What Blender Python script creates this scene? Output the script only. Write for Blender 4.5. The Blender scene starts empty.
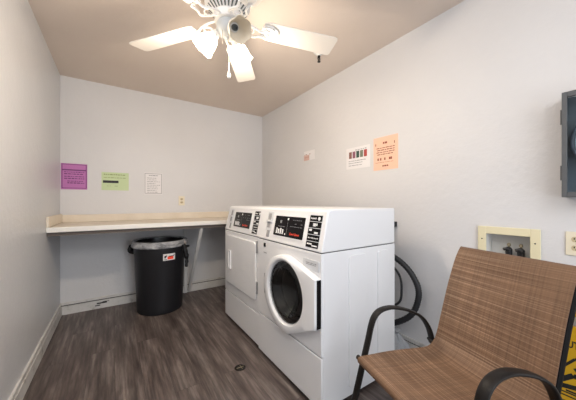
import bpy, bmesh, math, random
from mathutils import Vector, Matrix
random.seed(7)
C = bpy.context.scene.collection
PI = math.pi

# ------------------------------------------------------------------ room numbers (metres)
XL, XR, YB, YF, ZC = -0.461, 1.8575, 3.465, -1.7, 2.44
TH = math.radians(33.89); CAMZ = 1.152

# ------------------------------------------------------------------ materials
def mat(name, col, rough=0.5, metal=0.0, emit=None, es=0.0, trans=0.0, ior=1.45, coat=0.0, spec=None, alpha=None):
    m = bpy.data.materials.new(name); m.use_nodes = True
    b = m.node_tree.nodes['Principled BSDF']
    b.inputs['Base Color'].default_value = (*col, 1)
    b.inputs['Roughness'].default_value = rough
    b.inputs['Metallic'].default_value = metal
    b.inputs['IOR'].default_value = ior
    b.inputs['Transmission Weight'].default_value = trans
    b.inputs['Coat Weight'].default_value = coat
    if spec is not None: b.inputs['Specular IOR Level'].default_value = spec
    if alpha is not None: b.inputs['Alpha'].default_value = alpha
    if emit: b.inputs['Emission Color'].default_value = (*emit, 1); b.inputs['Emission Strength'].default_value = es
    return m
def N(m, t, **kw):
    n = m.node_tree.nodes.new(t)
    for k, v in kw.items(): setattr(n, k, v)
    return n
def L(m, a, b): m.node_tree.links.new(a, b)
def P(m): return m.node_tree.nodes['Principled BSDF']
def coords(m, scale=(1, 1, 1), kind='Object'):
    tc = N(m, 'ShaderNodeTexCoord'); mp = N(m, 'ShaderNodeMapping'); mp.inputs['Scale'].default_value = scale
    L(m, tc.outputs[kind], mp.inputs['Vector']); return mp.outputs['Vector']
def noise(m, vec, scale, detail=3, rough=0.5):
    n = N(m, 'ShaderNodeTexNoise'); n.inputs['Scale'].default_value = scale; n.inputs['Detail'].default_value = detail
    n.inputs['Roughness'].default_value = rough; L(m, vec, n.inputs['Vector']); return n.outputs['Fac']
def ramp(m, fac, stops):
    r = N(m, 'ShaderNodeValToRGB'); e = r.color_ramp.elements
    while len(e) < len(stops): e.new(0.5)
    for i, (p, c) in enumerate(stops): e[i].position = p; e[i].color = (*c, 1)
    L(m, fac, r.inputs['Fac']); return r.outputs['Color']
def mix(m, a, b, fac, mode='MIX'):
    n = N(m, 'ShaderNodeMix', data_type='RGBA', blend_type=mode)
    if isinstance(fac, float): n.inputs['Factor'].default_value = fac
    else: L(m, fac, n.inputs['Factor'])
    for k, v in (('A', a), ('B', b)):
        i = [s for s in n.inputs if s.name == k and s.type == 'RGBA'][0]
        if isinstance(v, tuple): i.default_value = (*v, 1)
        else: L(m, v, i)
    return [s for s in n.outputs if s.type == 'RGBA'][0]
def bump(m, h, strength, dist=0.01):
    b = N(m, 'ShaderNodeBump'); b.inputs['Strength'].default_value = strength; b.inputs['Distance'].default_value = dist
    L(m, h, b.inputs['Height']); L(m, b.outputs['Normal'], P(m).inputs['Normal'])

def wall_mat(name, c0, c1, rough, bs):
    m = mat(name, c0, rough)
    v = coords(m)
    L(m, ramp(m, noise(m, v, 1.3, 4), [(0.3, c0), (0.7, c1)]), P(m).inputs['Base Color'])
    n1 = noise(m, v, 26, 5, 0.6); n2 = noise(m, v, 5, 2)
    a = N(m, 'ShaderNodeMath', operation='ADD'); L(m, n1, a.inputs[0]); L(m, n2, a.inputs[1])
    bump(m, a.outputs[0], bs, 0.012)
    return m
M = {}
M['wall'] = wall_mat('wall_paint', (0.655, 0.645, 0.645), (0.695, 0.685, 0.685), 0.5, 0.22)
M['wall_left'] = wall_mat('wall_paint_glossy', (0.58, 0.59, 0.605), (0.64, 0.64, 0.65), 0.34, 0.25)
M['ceiling'] = wall_mat('ceiling_paint', (0.70, 0.605, 0.53), (0.74, 0.645, 0.57), 0.8, 0.12)

def floor_mat():
    m = mat('vinyl_plank', (0.1, 0.08, 0.07), 0.42)
    tc = N(m, 'ShaderNodeTexCoord')
    sw = N(m, 'ShaderNodeMapping'); sw.inputs['Rotation'].default_value = (0, 0, PI/2); L(m, tc.outputs['Object'], sw.inputs['Vector'])
    br = N(m, 'ShaderNodeTexBrick'); br.offset = 0.37; br.offset_frequency = 2
    br.inputs['Scale'].default_value = 1; br.inputs['Brick Width'].default_value = 1.22; br.inputs['Row Height'].default_value = 0.152
    br.inputs['Mortar Size'].default_value = 0.0008; br.inputs['Mortar Smooth'].default_value = 0.3; br.inputs['Bias'].default_value = 0
    br.inputs['Color1'].default_value = (0, 0, 0, 1); br.inputs['Color2'].default_value = (1, 1, 1, 1); br.inputs['Mortar'].default_value = (0.5, 0.5, 0.5, 1)
    L(m, sw.outputs['Vector'], br.inputs['Vector'])
    off = N(m, 'ShaderNodeVectorMath', operation='MULTIPLY_ADD')
    L(m, br.outputs['Color'], off.inputs[0]); off.inputs[1].default_value = (3.1, 7.7, 0); L(m, tc.outputs['Object'], off.inputs[2])
    mp = N(m, 'ShaderNodeMapping'); mp.inputs['Scale'].default_value = (17, 1.9, 1); L(m, off.outputs[0], mp.inputs['Vector'])
    g = noise(m, mp.outputs['Vector'], 1.0, 7, 0.62)
    mp2 = N(m, 'ShaderNodeMapping'); mp2.inputs['Scale'].default_value = (60, 3.0, 1); L(m, off.outputs[0], mp2.inputs['Vector'])
    g2 = noise(m, mp2.outputs['Vector'], 1.0, 5, 0.6)
    base = ramp(m, g, [(0.30, (0.055, 0.041, 0.037)), (0.5, (0.115, 0.090, 0.081)), (0.68, (0.225, 0.190, 0.172))])
    fine = ramp(m, g2, [(0.35, (0.55, 0.55, 0.55)), (0.65, (1.3, 1.28, 1.26))])
    c = mix(m, base, fine, 0.8, 'MULTIPLY')
    tint = ramp(m, br.outputs['Color'], [(0.0, (0.94, 0.94, 0.94)), (1.0, (1.06, 1.05, 1.05))])
    c = mix(m, c, tint, 1.0, 'MULTIPLY')
    c = mix(m, c, (0.04, 0.032, 0.028), br.outputs['Fac'])
    L(m, c, P(m).inputs['Base Color'])
    bump(m, g2, 0.08, 0.004)
    return m
M['floor'] = floor_mat()

def worn_white():
    m = mat('worn_white_trim', (0.6, 0.58, 0.55), 0.45)
    f = noise(m, coords(m), 9, 6, 0.7)
    L(m, ramp(m, f, [(0.28, (0.30, 0.27, 0.24)), (0.44, (0.62, 0.60, 0.57)), (0.7, (0.70, 0.68, 0.66))]), P(m).inputs['Base Color'])
    return m
M['trim'] = worn_white()
M['gap'] = mat('dark_gap', (0.03, 0.025, 0.022), 0.9)
def laminate():
    m = mat('cream_laminate', (0.74, 0.66, 0.54), 0.38)
    L(m, ramp(m, noise(m, coords(m), 6, 4), [(0.3, (0.72, 0.63, 0.51)), (0.7, (0.80, 0.72, 0.60))]), P(m).inputs['Base Color'])
    return m
M['laminate'] = laminate()
M['laminate_edge'] = mat('pale_edge', (0.80, 0.78, 0.73), 0.4)
M['under'] = mat('shaded_underside', (0.16, 0.13, 0.11), 0.8)  # shade under the worktop put into this dark colour
M['brace'] = mat('painted_wood', (0.66, 0.65, 0.63), 0.5)
M['appliance'] = mat('white_enamel', (0.80, 0.80, 0.81), 0.28, coat=0.15)
M['appliance_door'] = mat('white_plastic', (0.83, 0.83, 0.84), 0.25)
M['seam'] = mat('seam_shadow', (0.05, 0.05, 0.055), 0.8)
M['panel_black'] = mat('gloss_black', (0.007, 0.007, 0.008), 0.25, spec=0.2)
M['ink_white'] = mat('print_white', (0.8, 0.8, 0.8), 0.5)
M['ink_grey'] = mat('print_grey', (0.28, 0.28, 0.29), 0.5)
M['ink_red'] = mat('print_red_glow', (0.75, 0.06, 0.03), 0.4, emit=(0.9, 0.08, 0.04), es=0.25)  # red print with a faint glow added to it
M['grey_plastic'] = mat('grey_plastic', (0.30, 0.30, 0.31), 0.4)
M['pale_grey'] = mat('pale_grey_plastic', (0.62, 0.63, 0.65), 0.35)
M['black_plastic'] = mat('black_plastic', (0.018, 0.018, 0.019), 0.42)
M['rubber'] = mat('black_rubber', (0.02, 0.02, 0.022), 0.55)
M['drum'] = mat('drum_steel', (0.26, 0.26, 0.27), 0.3, metal=0.95)
M['door_glass'] = mat('tinted_glass', (0.50, 0.52, 0.53), 0.02, trans=1.0, ior=1.45)
def can_mat():
    m = mat('can_plastic', (0.012, 0.012, 0.0145), 0.45)
    bump(m, noise(m, coords(m), 60, 3), 0.06, 0.004); return m
M['can'] = can_mat()
def bag_mat():
    m = mat('bag_film_sheen', (0.20, 0.20, 0.21), 0.22)
    v = coords(m, (5, 5, 12))
    n = noise(m, v, 1.6, 5, 0.65)
    L(m, ramp(m, n, [(0.35, (0.16, 0.16, 0.165)), (0.5, (0.34, 0.34, 0.35)), (0.7, (0.55, 0.55, 0.56))]), P(m).inputs['Base Color'])  # lighter greys paint a sheen onto the dark film
    bump(m, n, 0.6, 0.02); return m
M['bag'] = bag_mat()
M['bag_dark'] = mat('bag_film_dark', (0.012, 0.012, 0.013), 0.28)
def clear_bag():
    m = mat('clear_film', (0.62, 0.63, 0.65), 0.22, trans=0.35, ior=1.3)
    bump(m, noise(m, coords(m), 18, 5, 0.7), 0.8, 0.03); return m
M['clear_bag'] = clear_bag()
M['cream'] = mat('cream_plastic', (0.76, 0.69, 0.47), 0.4)
M['ivory'] = mat('ivory_plastic', (0.78, 0.71, 0.55), 0.35)
M['receptacle'] = mat('ivory_receptacle', (0.56, 0.46, 0.28), 0.35)
M['box_white'] = mat('box_white', (0.66, 0.65, 0.62), 0.5)
M['dark_slot'] = mat('dark_slot', (0.02, 0.018, 0.015), 0.6)
M['brass'] = mat('old_brass', (0.32, 0.27, 0.18), 0.4, metal=0.8)
M['steel_grey'] = mat('grey_cabinet', (0.105, 0.108, 0.112), 0.5, spec=0.3)
M['cab_inside'] = mat('cabinet_inside', (0.17, 0.205, 0.24), 0.5)
M['cab_disc'] = mat('blue_grey_disc', (0.42, 0.49, 0.55), 0.35)
M['cab_tube'] = mat('dark_blue_tube', (0.05, 0.065, 0.085), 0.4)
M['clear_glass'] = mat('clear_glass', (0.86, 0.92, 0.95), 0.02, trans=1.0, ior=1.2)
M['fan_white'] = mat('fan_white', (0.84, 0.82, 0.79), 0.35)
M['fan_kit'] = mat('fan_kit_shaded_grey', (0.55, 0.58, 0.60), 0.35)  # bluish grey puts the shading below the motor into the colour
M['fan_blade'] = mat('fan_blade', (0.82, 0.77, 0.70), 0.4)
M['fan_grey'] = mat('fan_shadow_grey', (0.10, 0.11, 0.11), 0.6)
M['shade_lit'] = mat('lit_glass_shade', (0.95, 0.9, 0.82), 0.3, emit=(1.0, 0.83, 0.62), es=9.0)
M['shade_off'] = mat('frosted_glass_shade', (0.72, 0.63, 0.50), 0.3, emit=(1.0, 0.86, 0.68), es=0.06)  # unlit shade; a faint warm glow is put into the glass
M['bulb'] = mat('lit_bulb', (1, 0.95, 0.85), 0.3, emit=(1.0, 0.80, 0.55), es=22.0)
M['chain'] = mat('bead_chain', (0.6, 0.56, 0.5), 0.3, metal=0.8)
M['bronze'] = mat('dark_bronze', (0.010, 0.008, 0.007), 0.45, spec=0.3)
M['rail_black'] = mat('black_rail', (0.006, 0.005, 0.005), 0.6, spec=0.12)
M['yellow'] = mat('yellow_plastic', (0.60, 0.34, 0.012), 0.4)
M['ink_black'] = mat('print_black', (0.012, 0.012, 0.012), 0.5)
M['purple'] = mat('purple_paper', (0.52, 0.19, 0.46), 0.7)
M['purple_dark'] = mat('purple_ink', (0.17, 0.045, 0.17), 0.7)
M['green'] = mat('green_paper', (0.58, 0.69, 0.41), 0.7)
M['green_ink'] = mat('green_ink', (0.28, 0.36, 0.16), 0.7)
M['paper'] = mat('white_paper', (0.78, 0.76, 0.76), 0.7)
M['peach'] = mat('peach_paper', (0.86, 0.55, 0.40), 0.7)
M['pink_faded'] = mat('faded_pink_paper', (0.66, 0.44, 0.38), 0.7)
M['red_brown'] = mat('red_brown_ink', (0.30, 0.08, 0.05), 0.7)
for k, c in dict(sw1=(0.22, 0.09, 0.07), sw2=(0.25, 0.09, 0.13), sw3=(0.03, 0.07, 0.05), sw4=(0.18, 0.20, 0.14), sw5=(0.42, 0.06, 0.05)).items(): M[k] = mat('swatch_' + k, c, 0.6)

def sling_mat():
    m = mat('brown_sling', (0.25, 0.16, 0.1), 0.62)
    uv = N(m, 'ShaderNodeUVMap'); uv.uv_map = 'UVMap'
    def mapped(s):
        mp = N(m, 'ShaderNodeMapping'); mp.inputs['Scale'].default_value = s; L(m, uv.outputs['UV'], mp.inputs['Vector']); return mp.outputs['Vector']
    st = noise(m, mapped((0.9, 190, 1)), 1.0, 2, 0.6)          # lines across the sling
    st2 = noise(m, mapped((0.8, 28, 1)), 1.0, 2, 0.6)
    vt = noise(m, mapped((170, 2.0, 1)), 1.0, 2, 0.6)           # finer threads along it
    big = noise(m, mapped((5, 5, 1)), 1.0, 3)
    c = ramp(m, st, [(0.30, (0.125, 0.064, 0.032)), (0.55, (0.205, 0.115, 0.065)), (0.74, (0.39, 0.26, 0.17))])
    c = mix(m, c, ramp(m, st2, [(0.3, (0.9, 0.9, 0.9)), (0.7, (1.08, 1.08, 1.08))]), 0.9, 'MULTIPLY')
    c = mix(m, c, ramp(m, vt, [(0.35, (0.74, 0.74, 0.74)), (0.65, (1.18, 1.18, 1.18))]), 0.75, 'MULTIPLY')
    c = mix(m, c, ramp(m, big, [(0.3, (0.88, 0.88, 0.88)), (0.7, (1.1, 1.1, 1.1))]), 1.0, 'MULTIPLY')
    L(m, c, P(m).inputs['Base Color'])
    bump(m, st, 0.25, 0.003)
    return m
M['sling'] = sling_mat()
M['sling_hem'] = mat('sling_hem', (0.17, 0.10, 0.065), 0.65)

# ------------------------------------------------------------------ mesh helpers
def nb(): return bmesh.new()
def box(bm, x0, y0, z0, x1, y1, z1, mi=0):
    vs = [bm.verts.new(p) for p in ((x0,y0,z0),(x1,y0,z0),(x1,y1,z0),(x0,y1,z0),(x0,y0,z1),(x1,y0,z1),(x1,y1,z1),(x0,y1,z1))]
    for f in ((0,3,2,1),(4,5,6,7),(0,1,5,4),(1,2,6,5),(2,3,7,6),(3,0,4,7)):
        bm.faces.new([vs[i] for i in f]).material_index = mi
def loft(bm, rings, mi=0, cap0=True, cap1=True, closed=True):
    R = [[bm.verts.new(p) for p in r] for r in rings]
    n = len(R[0])
    for a, b in zip(R, R[1:]):
        for i in range(n if closed else n-1):
            j = (i+1) % n
            bm.faces.new((a[i], a[j], b[j], b[i])).material_index = mi
    if cap0: bm.faces.new(R[0][::-1]).material_index = mi
    if cap1: bm.faces.new(R[-1]).material_index = mi
    return R
def basis(d):
    d = Vector(d).normalized(); u = d.orthogonal().normalized(); return u, d.cross(u).normalized(), d
def lathe(bm, prof, origin=(0,0,0), axis=(0,0,1), n=32, mi=0, cap0=False, cap1=False, wob=None):
    """prof: (radius, height along the axis)."""
    o = Vector(origin); a = Vector(axis).normalized()
    if abs(a.z) > 0.999: u, v = Vector((1,0,0)), Vector((0, a.z, 0))
    else: u, v, _ = basis(a)
    rings = []
    for k, (r, h) in enumerate(prof):
        rings.append([o + a*h + (u*math.cos(t) + v*math.sin(t))*(r + (wob(k, t) if wob else 0)) for t in [2*PI*i/n for i in range(n)]])
    loft(bm, rings, mi, cap0, cap1)
def cyl(bm, p, q, r, n=14, mi=0, r2=None):
    p, q = Vector(p), Vector(q); h = (q-p).length
    lathe(bm, [(r, 0), (r2 if r2 is not None else r, h)], p, q-p, n, mi, True, True)
def smooth_path(pts, k=6):
    pts = [Vector(p) for p in pts]; out = []
    for i in range(len(pts)-1):
        p0 = pts[max(i-1, 0)]; p1 = pts[i]; p2 = pts[i+1]; p3 = pts[min(i+2, len(pts)-1)]
        for j in range(k):
            t = j/k
            out.append(0.5*((2*p1) + (p2-p0)*t + (2*p0-5*p1+4*p2-p3)*t*t + (3*p1-p0-3*p2+p3)*t**3))
    out.append(pts[-1]); return out
def tube(bm, pts, r, n=10, mi=0, rr=None):
    pts = [Vector(p) for p in pts]; u = None; rings = []
    for i, p in enumerate(pts):
        d = (pts[min(i+1, len(pts)-1)] - pts[max(i-1, 0)]).normalized()
        if u is None: u = d.orthogonal().normalized()
        u = (u - d*u.dot(d)).normalized(); v = d.cross(u)
        ra = rr(i) if rr else r
        rings.append([p + (u*math.cos(t) + v*math.sin(t))*ra for t in [2*PI*k/n for k in range(n)]])
    loft(bm, rings, mi)
def band(bm, pts, side, a, b, n=14, mi=0, power=2.6):
    """flat oval section: half width a along SIDE, half thickness b."""
    side = Vector(side).normalized(); pts = [Vector(p) for p in pts]; rings = []
    for i, p in enumerate(pts):
        d = (pts[min(i+1, len(pts)-1)] - pts[max(i-1, 0)]).normalized(); nn = d.cross(side).normalized()
        ring = []
        for k in range(n):
            t = 2*PI*k/n; c, s = math.cos(t), math.sin(t)
            ring.append(p + side*a*math.copysign(abs(c)**(2/power), c) + nn*b*math.copysign(abs(s)**(2/power), s))
        rings.append(ring)
    loft(bm, rings, mi)
def prism(bm, poly, fr, h0, h1, mi=0):
    """polygon (u, v) on frame FR extruded from h0 to h1 along its normal."""
    loft(bm, [[fr(u, v, h0) for u, v in poly], [fr(u, v, h1) for u, v in poly]], mi)
class Frame:
    def __init__(s, o, U, V=(0,0,1)):
        s.o = Vector(o); s.U = Vector(U).normalized(); s.V = Vector(V).normalized(); s.N = s.U.cross(s.V)
    def __call__(s, u, v, h=0): return s.o + s.U*u + s.V*v + s.N*h
def rect(bm, fr, u0, v0, u1, v1, h, mi=0):
    bm.faces.new([bm.verts.new(fr(*q, h)) for q in ((u0,v0),(u1,v0),(u1,v1),(u0,v1))]).material_index = mi
def slab(bm, fr, u0, v0, u1, v1, h0, h1, mi=0):
    prism(bm, [(u0,v0),(u1,v0),(u1,v1),(u0,v1)], fr, h0, h1, mi)
def text(bm, fr, u, v, size, s, h, mi=0, shear=0.0, bold=0.0, align='LEFT', sx=1.0):
    cu = bpy.data.curves.new('lettering', 'FONT'); cu.body = s; cu.size = size; cu.shear = shear; cu.offset = bold; cu.align_x = align; cu.resolution_u = 2
    o = bpy.data.objects.new('lettering', cu); C.objects.link(o)
    bpy.context.view_layer.update()
    me = bpy.data.meshes.new_from_object(o.evaluated_get(bpy.context.evaluated_depsgraph_get()))
    vs = [bm.verts.new(fr(u + p.co.x*sx, v + p.co.y, h)) for p in me.vertices]
    for f in me.polygons:
        try: bm.faces.new([vs[i] for i in f.vertices]).material_index = mi
        except ValueError: pass
    bpy.data.objects.remove(o); bpy.data.curves.remove(cu); bpy.data.meshes.remove(me)
def scribble(bm, fr, u0, u1, v, t, h, mi, wmin=0.012, wmax=0.035, gap=0.006, p=1.0):
    u = u0
    while u < u1 - wmin:
        w = min(random.uniform(wmin, wmax), u1-u)
        if random.random() < p: rect(bm, fr, u, v, u+w, v+t*random.uniform(0.7, 1.0), h, mi)
        u += w + gap
def rpoly(u0, v0, u1, v1, r, k=5):
    out = []
    for cx, cy, a0 in ((u1-r, v1-r, 0), (u0+r, v1-r, 90), (u0+r, v0+r, 180), (u1-r, v0+r, 270)):
        for i in range(k+1):
            a = math.radians(a0 + 90*i/k); out.append((cx + r*math.cos(a), cy + r*math.sin(a)))
    return out
def obj(name, bm, mats, parent=None, bevel=0.0, seg=2, smooth=True, ang=35, loc=None):
    bmesh.ops.recalc_face_normals(bm, faces=[f for f in bm.faces]) if bm.faces else None
    me = bpy.data.meshes.new(name); bm.to_mesh(me); bm.free()
    for m in (mats if isinstance(mats, (list, tuple)) else [mats]): me.materials.append(m)
    if smooth:
        for p in me.polygons: p.use_smooth = True
        me.set_sharp_from_angle(angle=math.radians(ang))
    o = bpy.data.objects.new(name, me); C.objects.link(o)
    if parent: o.parent = parent
    if loc: o.location = loc
    if bevel:
        b = o.modifiers.new('bevel', 'BEVEL'); b.width = bevel; b.segments = seg; b.limit_method = 'ANGLE'; b.angle_limit = math.radians(40)
        b.harden_normals = False
    return o
def tag(o, label, cat, group=None):
    o['label'] = label; o['category'] = cat
    if group: o['group'] = group
    return o
def thing(name, label, cat, loc=(0,0,0), rz=0, group=None):
    o = bpy.data.objects.new(name, None); C.objects.link(o); o.empty_display_size = 0.05
    o.location = loc; o.rotation_euler = (0, 0, rz); return tag(o, label, cat, group)
def struct(name, bm, m, **kw):
    o = obj(name, bm, m, **kw); o['kind'] = 'structure'; return o

# ------------------------------------------------------------------ the room
T = 0.12
bm = nb(); box(bm, XL-T, YF-T, -0.1, XR+T, YB+T, 0); struct('floor', bm, M['floor'], smooth=False)
bm = nb(); box(bm, XL-T, YF-T, ZC, XR+T, YB+T, ZC+0.1); struct('ceiling', bm, M['ceiling'], smooth=False)
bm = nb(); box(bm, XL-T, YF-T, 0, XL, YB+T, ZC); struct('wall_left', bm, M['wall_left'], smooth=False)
bm = nb(); box(bm, XL, YB, 0, XR, YB+T, ZC); struct('wall_back', bm, M['wall'], smooth=False)
# right wall, with the hole that takes the recessed washer valve box
hy0, hy1, hz0, hz1 = 0.415, 0.630, 0.815, 0.970
bm = nb()
box(bm, XR, YF-T, 0, XR+T, hy0, ZC); box(bm, XR, hy1, 0, XR+T, YB+T, ZC)
box(bm, XR, hy0, 0, XR+T, hy1, hz0); box(bm, XR, hy0, hz1, XR+T, hy1, ZC)
struct('wall_right', bm, M['wall'], smooth=False)
# wall behind the camera with an open doorway
dx0, dx1, dz = 0.15, 1.35, 2.15
bm = nb()
box(bm, XL, YF-T, 0, dx0, YF, ZC); box(bm, dx1, YF-T, 0, XR, YF, ZC); box(bm, dx0, YF-T, dz, dx1, YF, ZC)
struct('wall_front', bm, M['wall'], smooth=False)

def baseboard(name, fr, ln, chip=None):
    bm = nb()
    slab(bm, fr, 0, 0, ln, 0.086, 0, 0.016, 0)
    slab(bm, fr, 0, 0.086, ln, 0.096, 0, 0.003, 1)
    slab(bm, fr, 0, 0.096, ln, 0.122, 0, 0.012, 0)
    if chip:
        rect(bm, fr, chip, 0.05, chip+0.09, 0.064, 0.0165, 1); rect(bm, fr, chip-0.015, 0.030, chip+0.03, 0.040, 0.0165, 1)
        rect(bm, fr, chip+0.05, 0.064, chip+0.11, 0.07, 0.0165, 1)
    return struct(name, bm, [M['trim'], M['gap']], smooth=False)
baseboard('baseboard_back', Frame((XL, YB, 0), (1,0,0)), XR-XL, 0.30)
baseboard('baseboard_left', Frame((XL, YF, 0), (0,1,0)), YB-YF-0.0165)
baseboard('baseboard_right', Frame((XR, YB-0.0165, 0), (0,-1,0)), YB-YF-0.0165)

# ------------------------------------------------------------------ worktop
t = thing('worktop', 'long cream laminate worktop with backsplash along the back wall', 'counter', (XL, YB, 0.0))
WX = XR-XL; FY = -0.66
bm = nb(); box(bm, 0.001, FY+0.012, 0.905, WX-0.001, -0.001, 0.94); obj('top', bm, M['laminate'], t, 0.003)
bm = nb(); box(bm, 0.001, FY, 0.900, WX-0.001, FY+0.0125, 0.9435); obj('front_edge', bm, M['laminate_edge'], t, 0.004)
bm = nb(); box(bm, 0.018, -0.02, 0.94, WX-0.001, -0.001, 1.018); obj('backsplash', bm, M['laminate'], t, 0.004)
bm = nb(); box(bm, 0.001, FY, 0.9425, 0.018, -0.001, 1.03); obj('side_splash', bm, M['laminate'], t, 0.004)
bm = nb(); box(bm, 0.001, FY+0.03, 0.87, WX-0.001, -0.001, 0.9049); obj('underside', bm, M['under'], t)
bm = nb()
bx = 0.785 - XL
band(bm, [(bx, FY+0.05, 0.871), (bx, -0.045, 0.035)], (1,0,0), 0.019, 0.010, 8, 0, 6)
box(bm, bx-0.06, -0.04, 0.0, bx-0.022, -0.018, 0.869)
obj('brace', bm, M['brace'], t, 0.002)['label'] = 'slanted white wooden brace under the worktop'

# ------------------------------------------------------------------ notices and plates on the walls
def notice(name, label, fr, w, h, paint, draw, mats, tilt=0.0):
    root = bpy.data.objects.new(name, None)
    bm = nb(); f2 = Frame(fr.o + fr.N*0.0006, fr.U*math.cos(tilt) + fr.V*math.sin(tilt), fr.V*math.cos(tilt) - fr.U*math.sin(tilt))
    slab(bm, f2, 0, 0, w, h, 0, 0.0012, 0)
    draw(bm, f2, w, h, 0.0016)
    bpy.data.objects.remove(root)
    o = obj(name, bm, mats, smooth=False)
    return tag(o, label, 'sign')
def fback(x, z): return Frame((x, YB, z), (1,0,0))
def fright(y, z): return Frame((XR, y, z), (0,-1,0))

def d_purple(bm, f, w, h, k):
    for a in ((0.005,0.012,w-0.005,0.018),(0.005,h-0.012,w-0.005,h-0.006),(0.005,0.012,0.012,h-0.008),(w-0.012,0.012,w-0.005,h-0.008)): rect(bm, f, *a, k, 1)
    rect(bm, f, 0.012, h-0.073, w-0.012, h-0.060, k, 1)
    for i, v in enumerate((0.176, 0.155, 0.130, 0.108, 0.082, 0.062)):
        scribble(bm, f, 0.025 if i not in (4, 5) else 0.05, w-0.025, v, 0.012 if i % 2 else 0.009, k, 1, 0.008, 0.03, 0.005)
notice('paper_sign', 'purple paper notice with a dark border, on the back wall beside the corner', fback(-0.455, 1.280), 0.212, 0.268, M['purple'], d_purple, [M['purple'], M['purple_dark']])
def d_green(bm, f, w, h, k):
    scribble(bm, f, 0.02, w-0.02, h-0.030, 0.014, k, 1, 0.01, 0.03, 0.006); scribble(bm, f, 0.02, w-0.02, h-0.062, 0.007, k, 1, 0.01, 0.03, 0.006)
    rect(bm, f, 0.012, h-0.118, 0.155, h-0.090, k, 2)
    scribble(bm, f, 0.012, w-0.05, 0.045, 0.005, k, 1, 0.01, 0.03, 0.01, 0.6)
notice('paper_sign', 'pale green paper notice with a black bar of text on the back wall', fback(-0.12, 1.280), 0.252, 0.198, M['green'], d_green, [M['green'], M['green_ink'], M['ink_black']])
def d_white(bm, f, w, h, k):
    for a in ((0.006,0.01,w-0.006,0.015),(0.006,h-0.015,w-0.006,h-0.010),(0.006,0.01,0.011,h-0.01),(w-0.011,0.01,w-0.006,h-0.01)): rect(bm, f, *a, k, 1)
    scribble(bm, f, 0.05, w-0.05, h-0.038, 0.010, k, 1, 0.01, 0.03, 0.005)
    for i in range(9): scribble(bm, f, 0.03, w-random.uniform(0.025, 0.07), h-0.068-i*0.021, 0.006, k, 1, 0.008, 0.03, 0.006)
notice('paper_sign', 'white paper notice with a thin grey border, on the back wall above the trash can', fback(0.287, 1.240), 0.194, 0.260, M['paper'], d_white, [M['paper'], M['ink_grey']])
def d_pink(bm, f, w, h, k):
    rect(bm, f, 0.0, 0.0, 0.10, 0.062, k, 1)
    scribble(bm, f, 0.01, w-0.06, 0.066, 0.008, k, 2, 0.01, 0.03, 0.01, 0.8); scribble(bm, f, 0.01, 0.10, 0.034, 0.006, k, 2, 0.01, 0.03, 0.01, 0.7)
    scribble(bm, f, 0.10, w-0.03, 0.04, 0.006, k, 1, 0.01, 0.03, 0.01, 0.7)
notice('paper_sign', 'small faded pink and white notice high on the right wall above the dryer', fright(2.424, 1.632), 0.195, 0.108, M['paper'], d_pink, [M['paper'], M['pink_faded'], M['red_brown']])
def d_swatch(bm, f, w, h, k):
    scribble(bm, f, 0.11, w-0.03, h-0.030, 0.008, k, 1, 0.01, 0.03, 0.008)
    for i in range(5): slab(bm, f, 0.035+i*0.044, 0.098, 0.035+i*0.044+0.034, 0.160, k-0.0005, k+0.0002, 2+i)
    for v in (0.070, 0.050, 0.028): scribble(bm, f, 0.03, w-0.03-random.uniform(0, 0.05), v, 0.007, k, 1, 0.01, 0.035, 0.005)
notice('paper_sign', 'white notice with a row of dark coloured blocks, on the right wall above the washer', fright(1.752, 1.461), 0.278, 0.198, M['paper'], d_swatch, [M['paper'], M['ink_grey'], M['sw1'], M['sw2'], M['sw3'], M['sw4'], M['sw5']])
def d_peach(bm, f, w, h, k):
    scribble(bm, f, w*0.40, w*0.62, h-0.06, 0.018, k, 1, 0.01, 0.03, 0.004); rect(bm, f, w-0.035, h-0.07, w-0.028, h-0.05, k, 1); rect(bm, f, 0.02, h-0.07, 0.027, h-0.05, k, 1)
    for i, v in enumerate((h-0.095, h-0.113, h-0.131, h-0.149)): scribble(bm, f, 0.03+0.008*(i % 2), w-0.03, v, 0.008, k, 1, 0.01, 0.035, 0.005)
    for u in (0.04, 0.065, 0.105, 0.15, 0.165): rect(bm, f, u, h-0.195, u+0.014, h-0.175, k, 1)
    scribble(bm, f, 0.02, w-0.02, 0.062, 0.003, k, 1, 0.02, 0.05, 0.004); scribble(bm, f, w*0.38, w*0.65, 0.028, 0.013, k, 1, 0.01, 0.02, 0.003)
notice('paper_sign', 'peach orange paper notice with brown print, rightmost on the right wall', fright(1.437, 1.418), 0.232, 0.276, M['peach'], d_peach, [M['peach'], M['red_brown']])

def outlet(name, label, fr, plate):
    r = thing(name, label, 'outlet', fr.o)
    f = Frame((0,0,0), fr.U, fr.V)
    bm = nb(); prism(bm, rpoly(-0.036, -0.058, 0.036, 0.058, 0.004, 3), f, 0.0008, 0.006); obj('cover_plate', bm, plate, r, 0.0015)
    for v in (-0.021, 0.021):
        bm = nb(); prism(bm, [(a*0.017, v + max(-0.0125, min(0.0125, b*0.017))) for a, b in ((math.cos(q), math.sin(q)) for q in [2*PI*i/20 for i in range(20)])], f, 0.006, 0.0078)
        for u in (-0.0068, 0.0068): rect(bm, f, u-0.0021, v-0.001, u+0.0021, v+0.008, 0.0081, 1)
        rect(bm, f, -0.0028, v-0.0105, 0.0028, v-0.005, 0.0081, 1)
        obj('receptacle', bm, [M['receptacle'], M['dark_slot']], r)
    bm = nb(); lathe(bm, [(0.0028, 0), (0.002, 0.0014)], f(0, 0, 0.006), f.N, 10, 0, True, True); obj('screw', bm, M['brass'], r)
    return r
outlet('wall_outlet', 'ivory outlet plate on the back wall above the worktop', fback(0.702, 1.165), M['ivory'])
outlet('wall_outlet', 'ivory outlet plate on the right wall below the grey cabinet', fright(0.257, 0.948), M['ivory'])

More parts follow.
